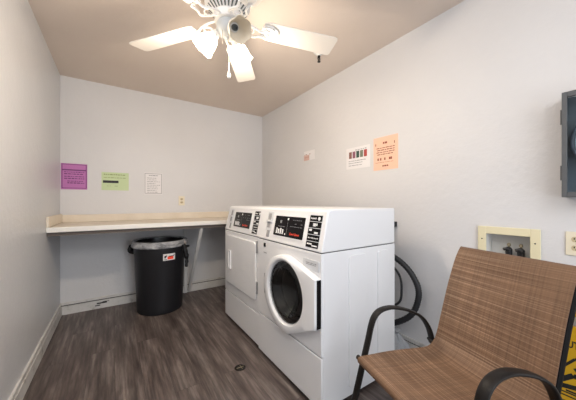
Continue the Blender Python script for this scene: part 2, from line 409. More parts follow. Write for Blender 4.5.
# ------------------------------------------------------------------ recessed valve box
r = thing('valve_box', 'cream framed recessed washer valve box in the right wall behind the chair', 'valve box', (XR, 0.5225, 0.9))
f = Frame((0,0,0), (0,-1,0))
def ringplate(bm, f, o, i, h0, h1, mi=0):
    (a0,b0,a1,b1), (c0,d0,c1,d1) = o, i
    slab(bm, f, a0, b0, c0, b1, h0, h1, mi); slab(bm, f, c1, b0, a1, b1, h0, h1, mi)
    slab(bm, f, c0, b0, c1, d0, h0, h1, mi); slab(bm, f, c0, d1, c1, b1, h0, h1, mi)
bm = nb(); ringplate(bm, f, (-0.140,-0.112,0.140,0.106), (-0.099,-0.076,0.099,0.063), 0.0008, 0.012); obj('frame', bm, M['cream'], r, 0.002)
bm = nb(); w0, w1, v0, v1 = -0.104, 0.104, -0.082, 0.068
slab(bm, f, w0, v0, w1, v1, -0.085, -0.080); slab(bm, f, w0, v0, w0+0.004, v1, -0.08, 0.0); slab(bm, f, w1-0.004, v0, w1, v1, -0.08, 0.0)
slab(bm, f, w0, v0, w1, v0+0.004, -0.08, 0); slab(bm, f, w0, v1-0.004, w1, v1, -0.08, 0)
obj('recess', bm, M['box_white'], r)
for u in (-0.006, 0.048):
    bm = nb(); s = 1 if u < 0.03 else 1.0
    lathe(bm, [(0.013, 0), (0.016, 0.004), (0.016, 0.030), (0.011, 0.036), (0.011, 0.055)], f(u, -0.077, -0.045), (0,0,1), 14, 0, True, True); lathe(bm, [(0.0165, -0.046), (0.0165, -0.022), (0.012, -0.016)], f(u, 0, -0.045), (0,0,1), 14, 0, True, True)
    cyl(bm, f(u, -0.020, -0.045), f(u, -0.020, -0.018), 0.0125, 12, 0)
    v = obj('valve', bm, M['black_plastic'], r)
    bm = nb(); lathe(bm, [(0.006, 0), (0.006, 0.012), (0.010, 0.014), (0.008, 0.026), (0.003, 0.030)], f(u, -0.016, -0.045), (0,0,1), 12, 0, True, True)
    obj('valve_stem', bm, M['brass'], v)
    bm = nb(); tube(bm, [f(u-0.016, -0.022, -0.014), f(u, -0.016, -0.013), f(u+0.014, -0.024, -0.014)], 0.009, 8); obj('handle', bm, M['black_plastic'], v)
for u, v in ((-0.119, 0.030), (0.119, 0.03)):
    bm = nb(); lathe(bm, [(0.004, 0), (0.003, 0.002)], f(u, v, 0.012), f.N, 8, 0, True, True); obj('screw', bm, M['dark_slot'], r)

# ------------------------------------------------------------------ grey wall cabinet with a glass door
CW, CH, CD = 0.36, 0.495, 0.098
r = thing('wall_cabinet', 'grey metal wall cabinet with a glass door, high on the right wall', 'cabinet', (XR, 0.292, 1.174))
f = Frame((0,0,0), (0,-1,0))
bm = nb(); slab(bm, f, 0, 0, CW, CH, 0.0008, 0.004, 1)
slab(bm, f, 0, 0, 0.004, CH, 0.004, CD-0.012); slab(bm, f, CW-0.004, 0, CW, CH, 0.004, CD-0.012); slab(bm, f, 0.004, 0, CW-0.004, 0.004, 0.004, CD-0.012); slab(bm, f, 0.004, CH-0.004, CW-0.004, CH, 0.004, CD-0.012)
obj('case', bm, [M['steel_grey'], M['cab_inside']], r)
bm = nb(); ringplate(bm, f, (0,0,CW,CH), (0.018,0.024,CW-0.018,CH-0.026), CD-0.011, CD); d = obj('door', bm, M['steel_grey'], r, 0.002)
bm = nb(); slab(bm, f, 0.017, 0.023, CW-0.017, CH-0.025, CD-0.008, CD-0.006); obj('pane', bm, M['clear_glass'], d)
bm = nb(); cyl(bm, f(-0.002, CH-0.15, CD-0.008), f(-0.002, CH-0.08, CD-0.008), 0.0035, 10); obj('hinge', bm, M['steel_grey'], r)
bm = nb(); cyl(bm, f(-0.002, 0.08, CD-0.008), f(-0.002, 0.15, CD-0.008), 0.0035, 10); obj('hinge', bm, M['steel_grey'], r)
bm = nb(); lathe(bm, [(0.001, 0.05), (0.125, 0.05), (0.143, 0.044), (0.150, 0.03), (0.150, 0.004)], f(0.175, 0.262, 0), f.N, 40, 0, True); obj('disc', bm, M['cab_disc'], r)
bm = nb(); tube(bm, [f(0.175+0.148*math.cos(a), 0.262+0.148*math.sin(a), 0.05) for a in [2*PI*i/48 for i in range(49)]], 0.009, 8); obj('rim_tube', bm, M['cab_tube'], r)

# ------------------------------------------------------------------ trash can and its liner
TX, TY = 0.412, 3.11
r = thing('trash_can', 'round black plastic trash can under the worktop', 'trash can', (TX, TY, 0))
r.scale = (0.91, 0.91, 1)
bm = nb(); lathe(bm, [(0.236, 0.0), (0.243, 0.012), (0.246, 0.05), (0.272, 0.60), (0.276, 0.61), (0.278, 0.70), (0.290, 0.704), (0.290, 0.730), (0.274, 0.733), (0.268, 0.60), (0.238, 0.02)], n=56, cap0=True, cap1=True)
obj('body', bm, M['can'], r, ang=50)
for sgn in (-1, 1):
    d = Vector((math.cos(TH), -math.sin(TH), 0))*sgn; s = Vector((-d.y, d.x, 0))
    bm = nb(); tube(bm, smooth_path([d*0.275 + s*0.055 + Vector((0,0,0.66)), d*0.318 + s*0.05 + Vector((0,0,0.665)), d*0.322 + Vector((0,0,0.668)), d*0.318 - s*0.05 + Vector((0,0,0.665)), d*0.275 - s*0.055 + Vector((0,0,0.66))]), 0.013, 10)
    obj('handle', bm, M['can'], r)
# label stuck on the curved front
bm = nb(); a0 = math.atan2(-math.cos(TH+0.0), -math.sin(TH)) + 0.80
def on_can(u, v, h): a = a0 + u/0.272; rr = 0.2705 + (v-0.6)*0.047 + h; return Vector((rr*math.cos(a), rr*math.sin(a), v))
def cpatch(u0, v0, u1, v1, h, mi, n=8):
    for i in range(n):
        p, q = u0+(u1-u0)*i/n, u0+(u1-u0)*(i+1)/n
        bm.faces.new([bm.verts.new(on_can(*c, h)) for c in ((p,v0),(q,v0),(q,v1),(p,v1))]).material_index = mi
cpatch(-0.065, 0.555, 0.065, 0.622, 0.005, 0); cpatch(-0.020, 0.564, 0.045, 0.594, 0.0058, 1)
cpatch(-0.053, 0.578, -0.036, 0.604, 0.0058, 2, 2); cpatch(-0.036, 0.590, -0.028, 0.610, 0.0058, 2, 2); cpatch(-0.010, 0.592, 0.048, 0.600, 0.0064, 2, 4); cpatch(0.048, 0.596, 0.056, 0.612, 0.0064, 2, 1); cpatch(-0.055, 0.562, -0.026, 0.568, 0.0058, 2, 2)
obj('label_sticker', bm, [M['paper'], M['ink_red'], M['ink_black']], r, smooth=False)['label'] = 'white and red sticker'
def wob(k, t): return (0.004*math.sin(9*t+k) + 0.003*math.sin(23*t+2*k) + 0.003*math.sin(41*t)) * (1 if 0 < k else 0.6)
r = thing('trash_bag', 'dark plastic liner with a painted grey sheen, folded over the rim of the black trash can', 'bag', (TX, TY, 0.0))
r.scale = (0.91, 0.91, 1)
bm = nb(); lathe(bm, [(0.294, 0.680), (0.302, 0.688), (0.302, 0.710), (0.300, 0.735), (0.293, 0.745), (0.272, 0.745), (0.262, 0.735)], n=120, wob=wob); obj('rim_fold', bm, M['bag'], r, ang=60)
bm = nb(); lathe(bm, [(0.262, 0.735), (0.255, 0.66), (0.235, 0.40), (0.20, 0.25), (0.02, 0.2)], n=60, cap1=True, wob=lambda k, t: 0.006*math.sin(7*t+k)*(0 if k == 0 else 1)*(0 if k == 4 else 1)); obj('lining', bm, M['bag_dark'], r, ang=60)
d = Vector((math.cos(TH), -math.sin(TH), 0)); s = Vector((math.sin(TH), math.cos(TH), 0))
def lump(bm, pts, radii):
    tube(bm, smooth_path(pts, 4), 0.02, 12, 0, rr=lambda i: radii[min(i//4, len(radii)-1)]*(1 + 0.2*math.sin(i*2.3)))
bm = nb(); lump(bm, [-d*0.285 - s*0.13 + Vector((0,0,0.69)), -d*0.30 - s*0.07 + Vector((0,0,0.645)), -d*0.318 + s*0.0 + Vector((0,0,0.645)), -d*0.315 + s*0.09 + Vector((0,0,0.69))], [0.014, 0.044, 0.046, 0.032, 0.012]); obj('overhang', bm, M['bag_dark'], r)
bm = nb(); lump(bm, [d*0.298 - s*0.06 + Vector((0,0,0.70)), d*0.318 - s*0.04 + Vector((0,0,0.62)), d*0.325 - s*0.02 + Vector((0,0,0.53)), d*0.322 - s*0.03 + Vector((0,0,0.45))], [0.022, 0.026, 0.018, 0.013, 0.006]); obj('loose_end', bm, M['bag_dark'], r)

# ------------------------------------------------------------------ the two machines (front faces -x)
def polar_rect(u0, v0, u1, v1, cu, cv, n):
    out = []
    for i in range(n):
        a = 2*PI*i/n; c, s = math.cos(a), math.sin(a); ts = []
        if c > 1e-9: ts.append((u1-cu)/c)
        if c < -1e-9: ts.append((u0-cu)/c)
        if s > 1e-9: ts.append((v1-cv)/s)
        if s < -1e-9: ts.append((v0-cv)/s)
        k = min(ts); out.append((cu+k*c, cv+k*s))
    for cx, cy in ((u0,v0),(u1,v0),(u1,v1),(u0,v1)):   # snap the nearest sample to each corner
        j = min(range(n), key=lambda i: (out[i][0]-cx)**2 + (out[i][1]-cy)**2); out[j] = (cx, cy)
    return out
HT, SEAM, DEPTH = 1.110, 0.876, 0.650
def machine(name, label, cat, xf, yfar, width, kick):
    """u runs from the far end (camera left) to the near end; the frame's normal points into the room."""
    r = thing(name, label, cat, (xf, yfar, 0)); f = Frame((0,0,0), (0,-1,0)); W = width
    bm = nb()   # open-fronted shell
    slab(bm, f, 0, 0.028, 0.012, SEAM-0.004, -DEPTH, -0.012); slab(bm, f, W-0.012, 0.028, W, SEAM-0.004, -DEPTH, -0.012)
    slab(bm, f, 0.012, 0.028, W-0.012, 0.04, -DEPTH, -0.012); slab(bm, f, 0.012, 0.04, W-0.012, SEAM-0.004, -DEPTH, -DEPTH+0.012)
    slab(bm, f, 0.012, SEAM-0.016, W-0.012, SEAM-0.004, -DEPTH+0.012, -0.012)
    slab(bm, f, 0.006, SEAM-0.0045, W-0.006, SEAM+0.0005, -DEPTH+0.006, -0.006, 1)
    for a, b in ((0.205, 0.350), (0.465, 0.570)):
        prism(bm, rpoly(a, 0.075, b, 0.842, 0.02, 4), Frame((0, -W, 0), (1,0,0)), 0.0, 0.009)
    obj('cabinet', bm, [M['appliance'], M['seam']], r, 0.004)
    # console: slightly raked front, soft corners
    bm = nb()
    pr = [(0.0, SEAM), (-0.048, HT-0.016), (-0.060, HT-0.004), (-0.076, HT), (-DEPTH, HT), (-DEPTH, SEAM)]
    loft(bm, [[f(u, v, h) for h, v in pr] for u in (0, W)]); obj('console', bm, M['appliance'], r, 0.008, 3, ang=30)
    bm = nb(); prism(bm, rpoly(0.003, 0.030, W-0.003, kick-0.004, 0.006, 3), f, -0.014, -0.001); obj('kick_panel', bm, M['appliance'], r, 0.004)
    for u in (0.05, W-0.05):
        for h in (-0.06, -DEPTH+0.06):
            bm = nb(); cyl(bm, f(u, 0, h), f(u, 0.03, h), 0.02, 12); obj('foot', bm, M['rubber'], r)
    bm = nb(); slab(bm, f, 0.03, 0.012, W-0.03, 0.029, -DEPTH+0.03, -0.03); obj('base_shadow', bm, M['seam'], r)  # dark slab standing in for the shadow under the machine
    # console face frame (raked)
    v = Vector((0.048, 0, HT-0.016-SEAM)).normalized(); cf = Frame((0,0,SEAM), (0,-1,0), v)
    return r, f, cf
def console_fittings(r, cf, disp, stick, coin):
    K = 0.0
    (a, b) = disp
    bm = nb(); prism(bm, rpoly(a-0.012, 0.037, b+0.012, 0.194, 0.012, 3), cf, -0.003, 0.003); obj('display_bezel', bm, M['appliance_door'], r, 0.001)
    bm = nb(); prism(bm, rpoly(a, 0.048, b, 0.183, 0.004, 2), cf, 0.003, 0.0045)
    w = b-a; h = 0.0049
    for i in range(4): slab(bm, cf, a+0.03+i*0.025, 0.062, a+0.046+i*0.025, 0.100-0.006*(i % 2), 0.0045, h, 1)
    slab(bm, cf, a+0.138, 0.060, a+0.148, 0.070, 0.0045, h, 1)
    slab(bm, cf, a+0.066, 0.135, a+0.086, 0.154, 0.0045, h, 3); slab(bm, cf, a+0.15, 0.158, a+0.166, 0.172, 0.0045, h, 1)
    scribble(bm, cf, a+0.05, a+0.13, 0.110, 0.005, h, 3, 0.006, 0.016, 0.004)
    for v in (0.160, 0.136, 0.118): scribble(bm, cf, a+0.19, b-0.02, v, 0.003, h, 3, 0.01, 0.02, 0.006, 0.6)
    rect(bm, cf, a+0.157, 0.06, a+0.159, 0.147, h, 3)
    text(bm, cf, a+0.195, 0.066, 0.020, 'Speed Queen', h, 2, shear=0.25, bold=0.0004, sx=0.95)
    obj('control_panel', bm, [M['panel_black'], M['ink_white'], M['ink_red'], M['ink_grey']], r)['label'] = 'gloss black control panel with white and red print'
    (a, b) = stick
    bm = nb(); slab(bm, cf, a, 0.016, b, 0.206, 0.0002, 0.0012, 1)
    n = 5
    for i in range(n):
        v0 = 0.018 + i*0.0375; slab(bm, cf, a+0.003, v0, b-0.003, v0+0.034, 0.0012, 0.0016, 0)
        hh = 0.0020
        if i == 3: rect(bm, cf, a+0.04, v0+0.008, a+0.065, v0+0.026, hh, 2); rect(bm, cf, a+0.068, v0+0.012, a+0.078, v0+0.026, hh, 2)
        elif i == 2: rect(bm, cf, a+0.012, v0+0.018, a+0.036, v0+0.030, hh, 2); rect(bm, cf, a+0.060, v0+0.004, a+0.092, v0+0.015, hh, 2)
        elif i == 4: scribble(bm, cf, a+0.012, a+0.06, v0+0.012, 0.010, hh, 2, 0.006, 0.014, 0.004); lathe(bm, [(0.011, 0), (0.010, 0.0003)], cf(a+0.085, v0+0.016, 0.0016), cf.N, 14, 2, False, True)
        elif i == 1: scribble(bm, cf, a+0.012, b-0.010, v0+0.013, 0.008, hh, 2, 0.005, 0.012, 0.005)
        else: rect(bm, cf, a+0.012, v0+0.016, a+0.055, v0+0.024, hh, 2); rect(bm, cf, a+0.055, v0+0.008, b-0.012, v0+0.015, hh, 2)
    obj('instruction_sticker', bm, [M['panel_black'], M['pale_grey'], M['ink_white']], r, smooth=False)['label'] = 'black sticker of white instruction pictures'
    (a, b) = coin
    bm = nb(); slab(bm, cf, a, 0.070, b, 0.205, 0.0002, 0.004, 0); slab(bm, cf, a+0.012, 0.09, b-0.02, 0.195, 0.004, 0.0045, 1)
    slab(bm, cf, a+0.004, 0.132, b-0.004, 0.146, 0.004, 0.014, 0); slab(bm, cf, a+0.02, 0.022, b-0.015, 0.070, 0.0002, 0.003, 1)
    obj('coin_slot', bm, [M['pale_grey'], M['grey_plastic']], r, 0.001)

# ---- washer
WF, WY, WW = 0.915, 1.776, 0.735
r, f, cf = machine('washing_machine', 'white front loading washing machine with a round glass door, nearest the chair', 'washer', WF, WY, WW, 0.312)
console_fittings(r, cf, (0.216, 0.554), (0.588, 0.702), (0.099, 0.172))
CU, CV = WY-1.352, 0.588
bm = nb(); n = 64
outer = polar_rect(0.003, 0.316, WW-0.003, SEAM-0.006, CU, CV, n); inner = [(CU+0.178*math.cos(2*PI*i/n), CV+0.178*math.sin(2*PI*i/n)) for i in range(n)]
loft(bm, [[f(u, v, -0.014) for u, v in outer], [f(u, v, -0.001) for u, v in outer], [f(u, v, -0.001) for u, v in inner], [f(u, v, -0.014) for u, v in inner]], 0, False, False)
obj('front_panel', bm, M['appliance'], r, 0.003)
bm = nb(); lathe(bm, [(0.176, -0.013), (0.166, -0.03), (0.170, -0.07), (0.235, -0.08), (0.24, -0.42), (0.225, -0.45), (0.02, -0.45)], f(CU, CV, 0), f.N, 40, 0, False, True)
for k in range(3):
    a = 2*PI*k/3 + 0.5; c, s = math.cos(a), math.sin(a)
    loft(bm, [[f(CU + (0.238*c - q*s), CV + (0.238*s + q*c), h) for q, h in ((-0.03,-0.1),(0.03,-0.1),(0.03,-0.42),(-0.03,-0.42))], [f(CU + (0.17*c - q*s), CV + (0.17*s + q*c), h) for q, h in ((-0.01,-0.12),(0.01,-0.12),(0.01,-0.41),(-0.01,-0.41))]])
for rr_ in (0.06, 0.10, 0.145, 0.19): tube(bm, [f(CU+rr_*math.cos(2*PI*i/40), CV+rr_*math.sin(2*PI*i/40), -0.447) for i in range(41)], 0.006, 6)
obj('drum', bm, M['drum'], r)
bm = nb(); lathe(bm, [(0.196, 0.030), (0.186, 0.020), (0.178, 0.004), (0.176, -0.02), (0.168, -0.04), (0.150, -0.045), (0.148, -0.03), (0.158, 0.0)], f(CU, CV, 0), f.N, 48, 0); obj('gasket', bm, M['rubber'], r)
# the door: round ring whose right side runs out to a straight handle edge
def door_outline(Rt, Rb, hw, ht, hb, left, n=96):
    """round on the left, running out to a straight right edge from -hb to ht at distance hw."""
    pts = []
    for i in range(n):
        a = 2*PI*i/n; c, s = math.cos(a), math.sin(a)
        R, hh, sg = (Rt, ht, 1) if s >= 0 else (Rb, hb, -1)
        if c <= 0: pts.append((left*c, R*s)); continue
        best = 0.0
        tx, ty = 0.03, sg*R*0.995                       # straight run from near the top of the round to the corner
        dx, dy = hw-tx, sg*hh-ty; den = c*dy - s*dx
        if abs(den) > 1e-9:
            k = (tx*dy - ty*dx)/den
            if k > 0: best = k
        if c < 0.16: best = R
        if abs(s)/c <= hh/hw: best = hw/c
        pts.append((best*c, best*s))
    return pts
DO = door_outline(0.228, 0.256, 0.306, 0.152, 0.118, 0.270)
def ins(pts, d):
    return [(x*(1-d/math.hypot(x, y)), y*(1-d/math.hypot(x, y))) for x, y in pts]
n = len(DO)
circ = lambda R: [(R*math.cos(2*PI*i/n), R*math.sin(2*PI*i/n)) for i in range(n)]
bm = nb()
loops = [(DO, 0.001), (DO, 0.026), (ins(DO, 0.003), 0.035), (ins(DO, 0.010), 0.040), (circ(0.209), 0.045), (circ(0.200), 0.043), (circ(0.190), 0.030), (circ(0.188), 0.012)]
loft(bm, [[f(CU+u, CV+v, h) for u, v in pl] for pl, h in loops], 0, False, False)
d = obj('door', bm, M['appliance_door'], r, ang=32)
bm = nb(); lathe(bm, [(0.189, 0.024), (0.180, 0.030), (0.15, 0.030), (0.13, 0.012), (0.10, -0.02), (0.06, -0.045), (0.005, -0.055), (0.005, -0.051), (0.06, -0.041), (0.10, -0.016), (0.13, 0.017), (0.15, 0.035), (0.18, 0.035), (0.189, 0.029)], f(CU, CV, 0), f.N, 56, 0); obj('door_glass', bm, M['door_glass'], d)
bm = nb(); prism(bm, rpoly(-0.247, -0.075, -0.224, 0.065, 0.008, 4), Frame(f(CU, CV, 0.034), f.U), 0, 0.007); obj('hinge_cover', bm, M['panel_black'], d)
bm = nb(); slab(bm, f, CU+0.3062, CV-0.112, CU+0.311, CV+0.146, 0.004, 0.030); obj('handle_gap_shade', bm, M['panel_black'], d)  # black strip painting the shading in the door handle gap
bm = nb(); prism(bm, rpoly(0.575, 0.768, 0.717, 0.828, 0.008, 4), f, -0.001, 0.004); dd = obj('detergent_drawer', bm, M['pale_grey'], r, 0.002)
bm = nb(); 
for v in (0.806, 0.798): scribble(bm, f, 0.605, 0.700, v, 0.005, 0.0045, 0, 0.006, 0.02, 0.004)
obj('drawer_print', bm, M['ink_grey'], dd, smooth=False)
bm = nb(); prism(bm, rpoly(0.095, 0.822, 0.122, 0.850, 0.005, 3), f, -0.001, 0.003); obj('lock', bm, M['panel_black'], r)
bm = nb(); scribble(bm, f, 0.092, 0.135, 0.776, 0.010, 0.0004, 0, 0.008, 0.016, 0.004); obj('mark', bm, M['ink_grey'], r, smooth=False)

# ---- dryer
DF, DY, DW = 0.928, 2.525, 0.736
r, f, cf = machine('clothes_dryer', 'white clothes dryer with a square solid door, beyond the washing machine', 'dryer', DF, DY, DW, 0.278)
console_fittings(r, cf, (0.205, 0.548), (0.598, 0.696), (0.085, 0.152))
bm = nb(); prism(bm, rpoly(0.003, 0.282, DW-0.003, SEAM-0.006, 0.006, 3), f, -0.014, -0.001); obj('front_panel', bm, M['appliance'], r, 0.003)
bm = nb(); prism(bm, rpoly(0.085, 0.372, 0.704, 0.832, 0.035, 6), f, 0.0, 0.014); d = obj('door', bm, M['appliance_door'], r, 0.004)
bm = nb(); ringplate(bm, f, (0.145,0.515,0.195,0.690), (0.154,0.527,0.186,0.678), 0.014, 0.024); slab(bm, f, 0.154, 0.527, 0.186, 0.678, 0.014, 0.016, 1); obj('handle', bm, [M['appliance_door'], M['pale_grey']], d, 0.002)
for v in (0.80, 0.48):
    bm = nb(); slab(bm, f, 0.707, v-0.05, 0.720, v+0.045, 0.0, 0.012); obj('hinge', bm, M['grey_plastic'], r, 0.002)

# ------------------------------------------------------------------ hoses, cord and bag behind the washer
bm = nb()
pts = smooth_path([(1.645, 1.40, 0.80), (1.68, 1.31, 0.79), (1.73, 1.195, 0.755), (1.765, 1.08, 0.675), (1.775, 1.005, 0.565), (1.77, 0.995, 0.46), (1.755, 1.045, 0.335), (1.72, 1.18, 0.235), (1.68, 1.32, 0.19), (1.645, 1.42, 0.18)], 14)
tube(bm, pts, 0.021, 12, 0, rr=lambda i: 0.0215 if i % 2 else 0.0190)
tag(obj('drain_hose', bm, M['rubber']), 'thick black drain hose looping out from behind the washing machine', 'hose')
bm = nb(); tube(bm, smooth_path([(1.645, 1.36, 0.80), (1.70, 1.27, 0.73), (1.72, 1.165, 0.61), (1.72, 1.16, 0.47), (1.72, 1.18, 0.405), (1.71, 1.25, 0.40), (1.66, 1.33, 0.43)], 8), 0.008, 8)
tag(obj('supply_hose', bm, M['grey_plastic']), 'thin grey supply hose inside the loop of the black drain hose, nearer the washer', 'hose')
bm = nb(); tube(bm, smooth_path([(1.645, 1.40, 0.76), (1.70, 1.22, 0.71), (1.74, 1.125, 0.62), (1.745, 1.105, 0.50), (1.735, 1.13, 0.40), (1.70, 1.27, 0.33), (1.645, 1.38, 0.33)], 8), 0.0085, 8)
tag(obj('supply_hose', bm, M['rubber']), 'thin dark supply hose just inside the curve of the thick drain hose', 'hose')
bm = nb(); tube(bm, smooth_path([(XR-0.03, 1.231, 0.975), (XR-0.032, 1.232, 0.92), (XR-0.045, 1.238, 0.86), (1.76, 1.30, 0.85), (1.66, 1.40, 0.88)], 8), 0.008, 8)
box(bm, XR-0.045, 1.215, 0.955, XR-0.0008, 1.247, 0.995)
tag(obj('power_cord', bm, M['rubber']), 'black power cord with plug on the right wall, at the washer back edge', 'cord')
bm = nb()
def bagw(k, t): return (0.012*math.sin(5*t+k*1.3) + 0.010*math.sin(11*t+k*0.7) + 0.005*math.sin(23*t)) * (0.25 if k > 5 else 1)
lathe(bm, [(0.06, 0.001), (0.095, 0.010), (0.100, 0.035), (0.088, 0.07), (0.062, 0.115), (0.034, 0.145), (0.014, 0.162), (0.020, 0.172), (0.030, 0.190), (0.027, 0.194)], (1.735, 1.165, 0.012), (0.03, -0.1, 1), 48, 0, True, True, bagw)
tag(obj('plastic_bag', bm, M['clear_bag'], ang=60), 'crumpled clear plastic bag on the floor behind the washing machine', 'bag')

# ------------------------------------------------------------------ floor drain
r = thing('floor_drain', 'small round dark drain cover set in the plank floor', 'drain', (0.722, 1.672, 0))
bm = nb(); lathe(bm, [(0.001, 0.0012), (0.026, 0.0012), (0.0262, 0.003), (0.034, 0.003), (0.038, 0.0006)], n=28, cap0=True); obj('ring', bm, M['bronze'], r)
bm = nb(); lathe(bm, [(0.001, 0.0016), (0.0255, 0.0016)], n=28, cap0=True); obj('opening', bm, M['dark_slot'], r)
bm = nb(); box(bm, -0.026, -0.004, 0.0018, 0.026, 0.004, 0.0034); box(bm, 0.006, -0.022, 0.0018, 0.010, 0.022, 0.0032); obj('bar', bm, M['brass'], r)

# ------------------------------------------------------------------ sling chair
S0, T0 = 0.80, -1.0
Ls, Fs = Vector((0.266, 0.964, 0)).normalized(), Vector((-0.964, 0.266, 0)).normalized()
o = Ls*S0 + Fs*T0
r = thing('patio_chair', 'brown woven sling armchair with a dark bronze metal frame', 'chair', o, math.atan2(Ls.y, Ls.x))
def lc(s, t, z): return Vector((s-S0, t-T0, z))
prof = [(-0.688, 0.405), (-0.686, 0.422), (-0.700, 0.431), (-0.76, 0.430), (-0.86, 0.427), (-0.96, 0.419), (-1.05, 0.410), (-1.105, 0.410), (-1.140, 0.428), (-1.165, 0.470), (-1.20, 0.58), (-1.245, 0.72), (-1.295, 0.845), (-1.330, 0.902), (-1.342, 0.909), (-1.352, 0.900)]
path = smooth_path([(0, t, z) for t, z in prof], 5)
bm = nb(); uvl = bm.loops.layers.uv.new('UVMap')
SA, SB, NU = 0.562, 1.034, 24
cum = [0]
for a, b in zip(path, path[1:]): cum.append(cum[-1] + (b-a).length)
def sag(w, d): # sling hangs a little between its rails
    k = (1 - (2*w-1)**2); e = min(1, max(0, (d-0.05)/0.1))*min(1, max(0, (cum[-1]-0.03-d)/0.1)); return 0.018*k*e
def slingpt(i, w, off):
    p = path[i]; d = (path[min(i+1, len(path)-1)] - path[max(i-1, 0)]).normalized(); nn = Vector((0, -d.z, d.y))   # (t,z) normal
    if nn.dot(Vector((0, 0.6, 0.8))) < 0: nn = -nn
    q = p + nn*(off - sag(w, cum[i]))
    return lc(SA + (SB-SA)*w, q.y, q.z)
top = [[bm.verts.new(slingpt(i, j/NU, 0.0)) for j in range(NU+1)] for i in range(len(path))]
bot = [[bm.verts.new(slingpt(i, j/NU, -0.003)) for j in range(NU+1)] for i in range(len(path))]
def quad(vs, uvs, mi=0):
    fc = bm.faces.new(vs); fc.material_index = mi
    for lp, uvv in zip(fc.loops, uvs): lp[uvl].uv = uvv
for i in range(len(path)-1):
    hem = 1 if (cum[-1]-cum[i] < 0.030 and cum[-1]-cum[i] > 0.019) else 0
    for j in range(NU):
        uvs = [(j/NU*0.46, cum[i]), ((j+1)/NU*0.46, cum[i]), ((j+1)/NU*0.46, cum[i+1]), (j/NU*0.46, cum[i+1])]
        quad((top[i][j], top[i][j+1], top[i+1][j+1], top[i+1][j]), uvs, hem)
        quad((bot[i][j+1], bot[i][j], bot[i+1][j], bot[i+1][j+1]), [uvs[1], uvs[0], uvs[3], uvs[2]])
    for j, q in ((0, 0), (NU, 1)): quad((top[i][j], bot[i][j], bot[i+1][j], top[i+1][j]), [(0, cum[i])]*2 + [(0, cum[i+1])]*2, 1)
for i in (0, len(path)-1):
    for j in range(NU): quad((top[i][j], top[i][j+1], bot[i][j+1], bot[i][j]), [(j/NU*0.46, cum[i]), ((j+1)/NU*0.46, cum[i])]*2, 1)
obj('sling', bm, [M['sling'], M['sling_hem']], r, ang=60)['label'] = 'brown woven sling seat and back'
rail = []
for i in range(2, len(path)-8):
    d_ = (path[i+1] - path[i-1]).normalized(); n_ = Vector((0, -d_.z, d_.y))
    if n_.dot(Vector((0, 0.6, 0.8))) < 0: n_ = -n_
    rail.append(path[i] - n_*0.0195)
rail = rail[4:]
armp = smooth_path([(0, t, z) for t, z in [(-0.765, 0.505), (-0.775, 0.545), (-0.792, 0.588), (-0.822, 0.616), (-0.866, 0.626), (-0.92, 0.622), (-1.01, 0.594), (-1.085, 0.552), (-1.13, 0.495), (-1.152, 0.44), (-1.158, 0.402)]], 5)
for side, (sr, sa) in ((1, (SB-0.007, 1.057)), (-1, (SA+0.004, 0.540))):
    bm = nb(); band(bm, [lc(sr, p.y, p.z) for p in rail], (1,0,0), 0.011, 0.0155, 12, 0, 2.4); obj('side_rail', bm, M['rail_black'], r)
    bm = nb(); band(bm, [lc(sa, p.y, p.z) for p in armp], (1,0,0), 0.019, 0.0075, 14); obj('armrest', bm, M['bronze'], r)
    bm = nb(); band(bm, smooth_path([lc(sa, -0.622, 0.008), lc(sa, -0.690, 0.235), lc(sa, -0.732, 0.385), lc(sa, -0.765, 0.505)], 5), (1,0,0), 0.0185, 0.0085, 14)
    g = obj('leg', bm, M['bronze'], r)
    bm = nb(); cyl(bm, lc(sa, -0.620, 0.0005), lc(sa, -0.624, 0.02), 0.021, 12); obj('foot_cap', bm, M['rubber'], g)
    bm = nb(); band(bm, smooth_path([lc(sa, -1.145, 0.425), lc(sa, -1.19, 0.36), lc(sa, -1.27, 0.20), lc(sa, -1.36, 0.008)], 5), (1,0,0), 0.0185, 0.0085, 14)
    g = obj('leg', bm, M['bronze'], r)
    bm = nb(); cyl(bm, lc(sa, -1.362, 0.0005), lc(sa, -1.356, 0.02), 0.021, 12); obj('foot_cap', bm, M['rubber'], g)
for t_, z_, rr_ in ((-0.704, 0.414, 0.011), (-1.13, 0.372, 0.010)):
    bm = nb(); cyl(bm, lc(SA-0.022, t_, z_), lc(SB+0.024, t_, z_), rr_, 14); obj('crossbar', bm, M['bronze'], r)
bm = nb(); cyl(bm, lc(SA+0.004, -1.340, 0.897), lc(SB-0.004, -1.340, 0.897), 0.007, 14); obj('top_bar', bm, M['bronze'], r)

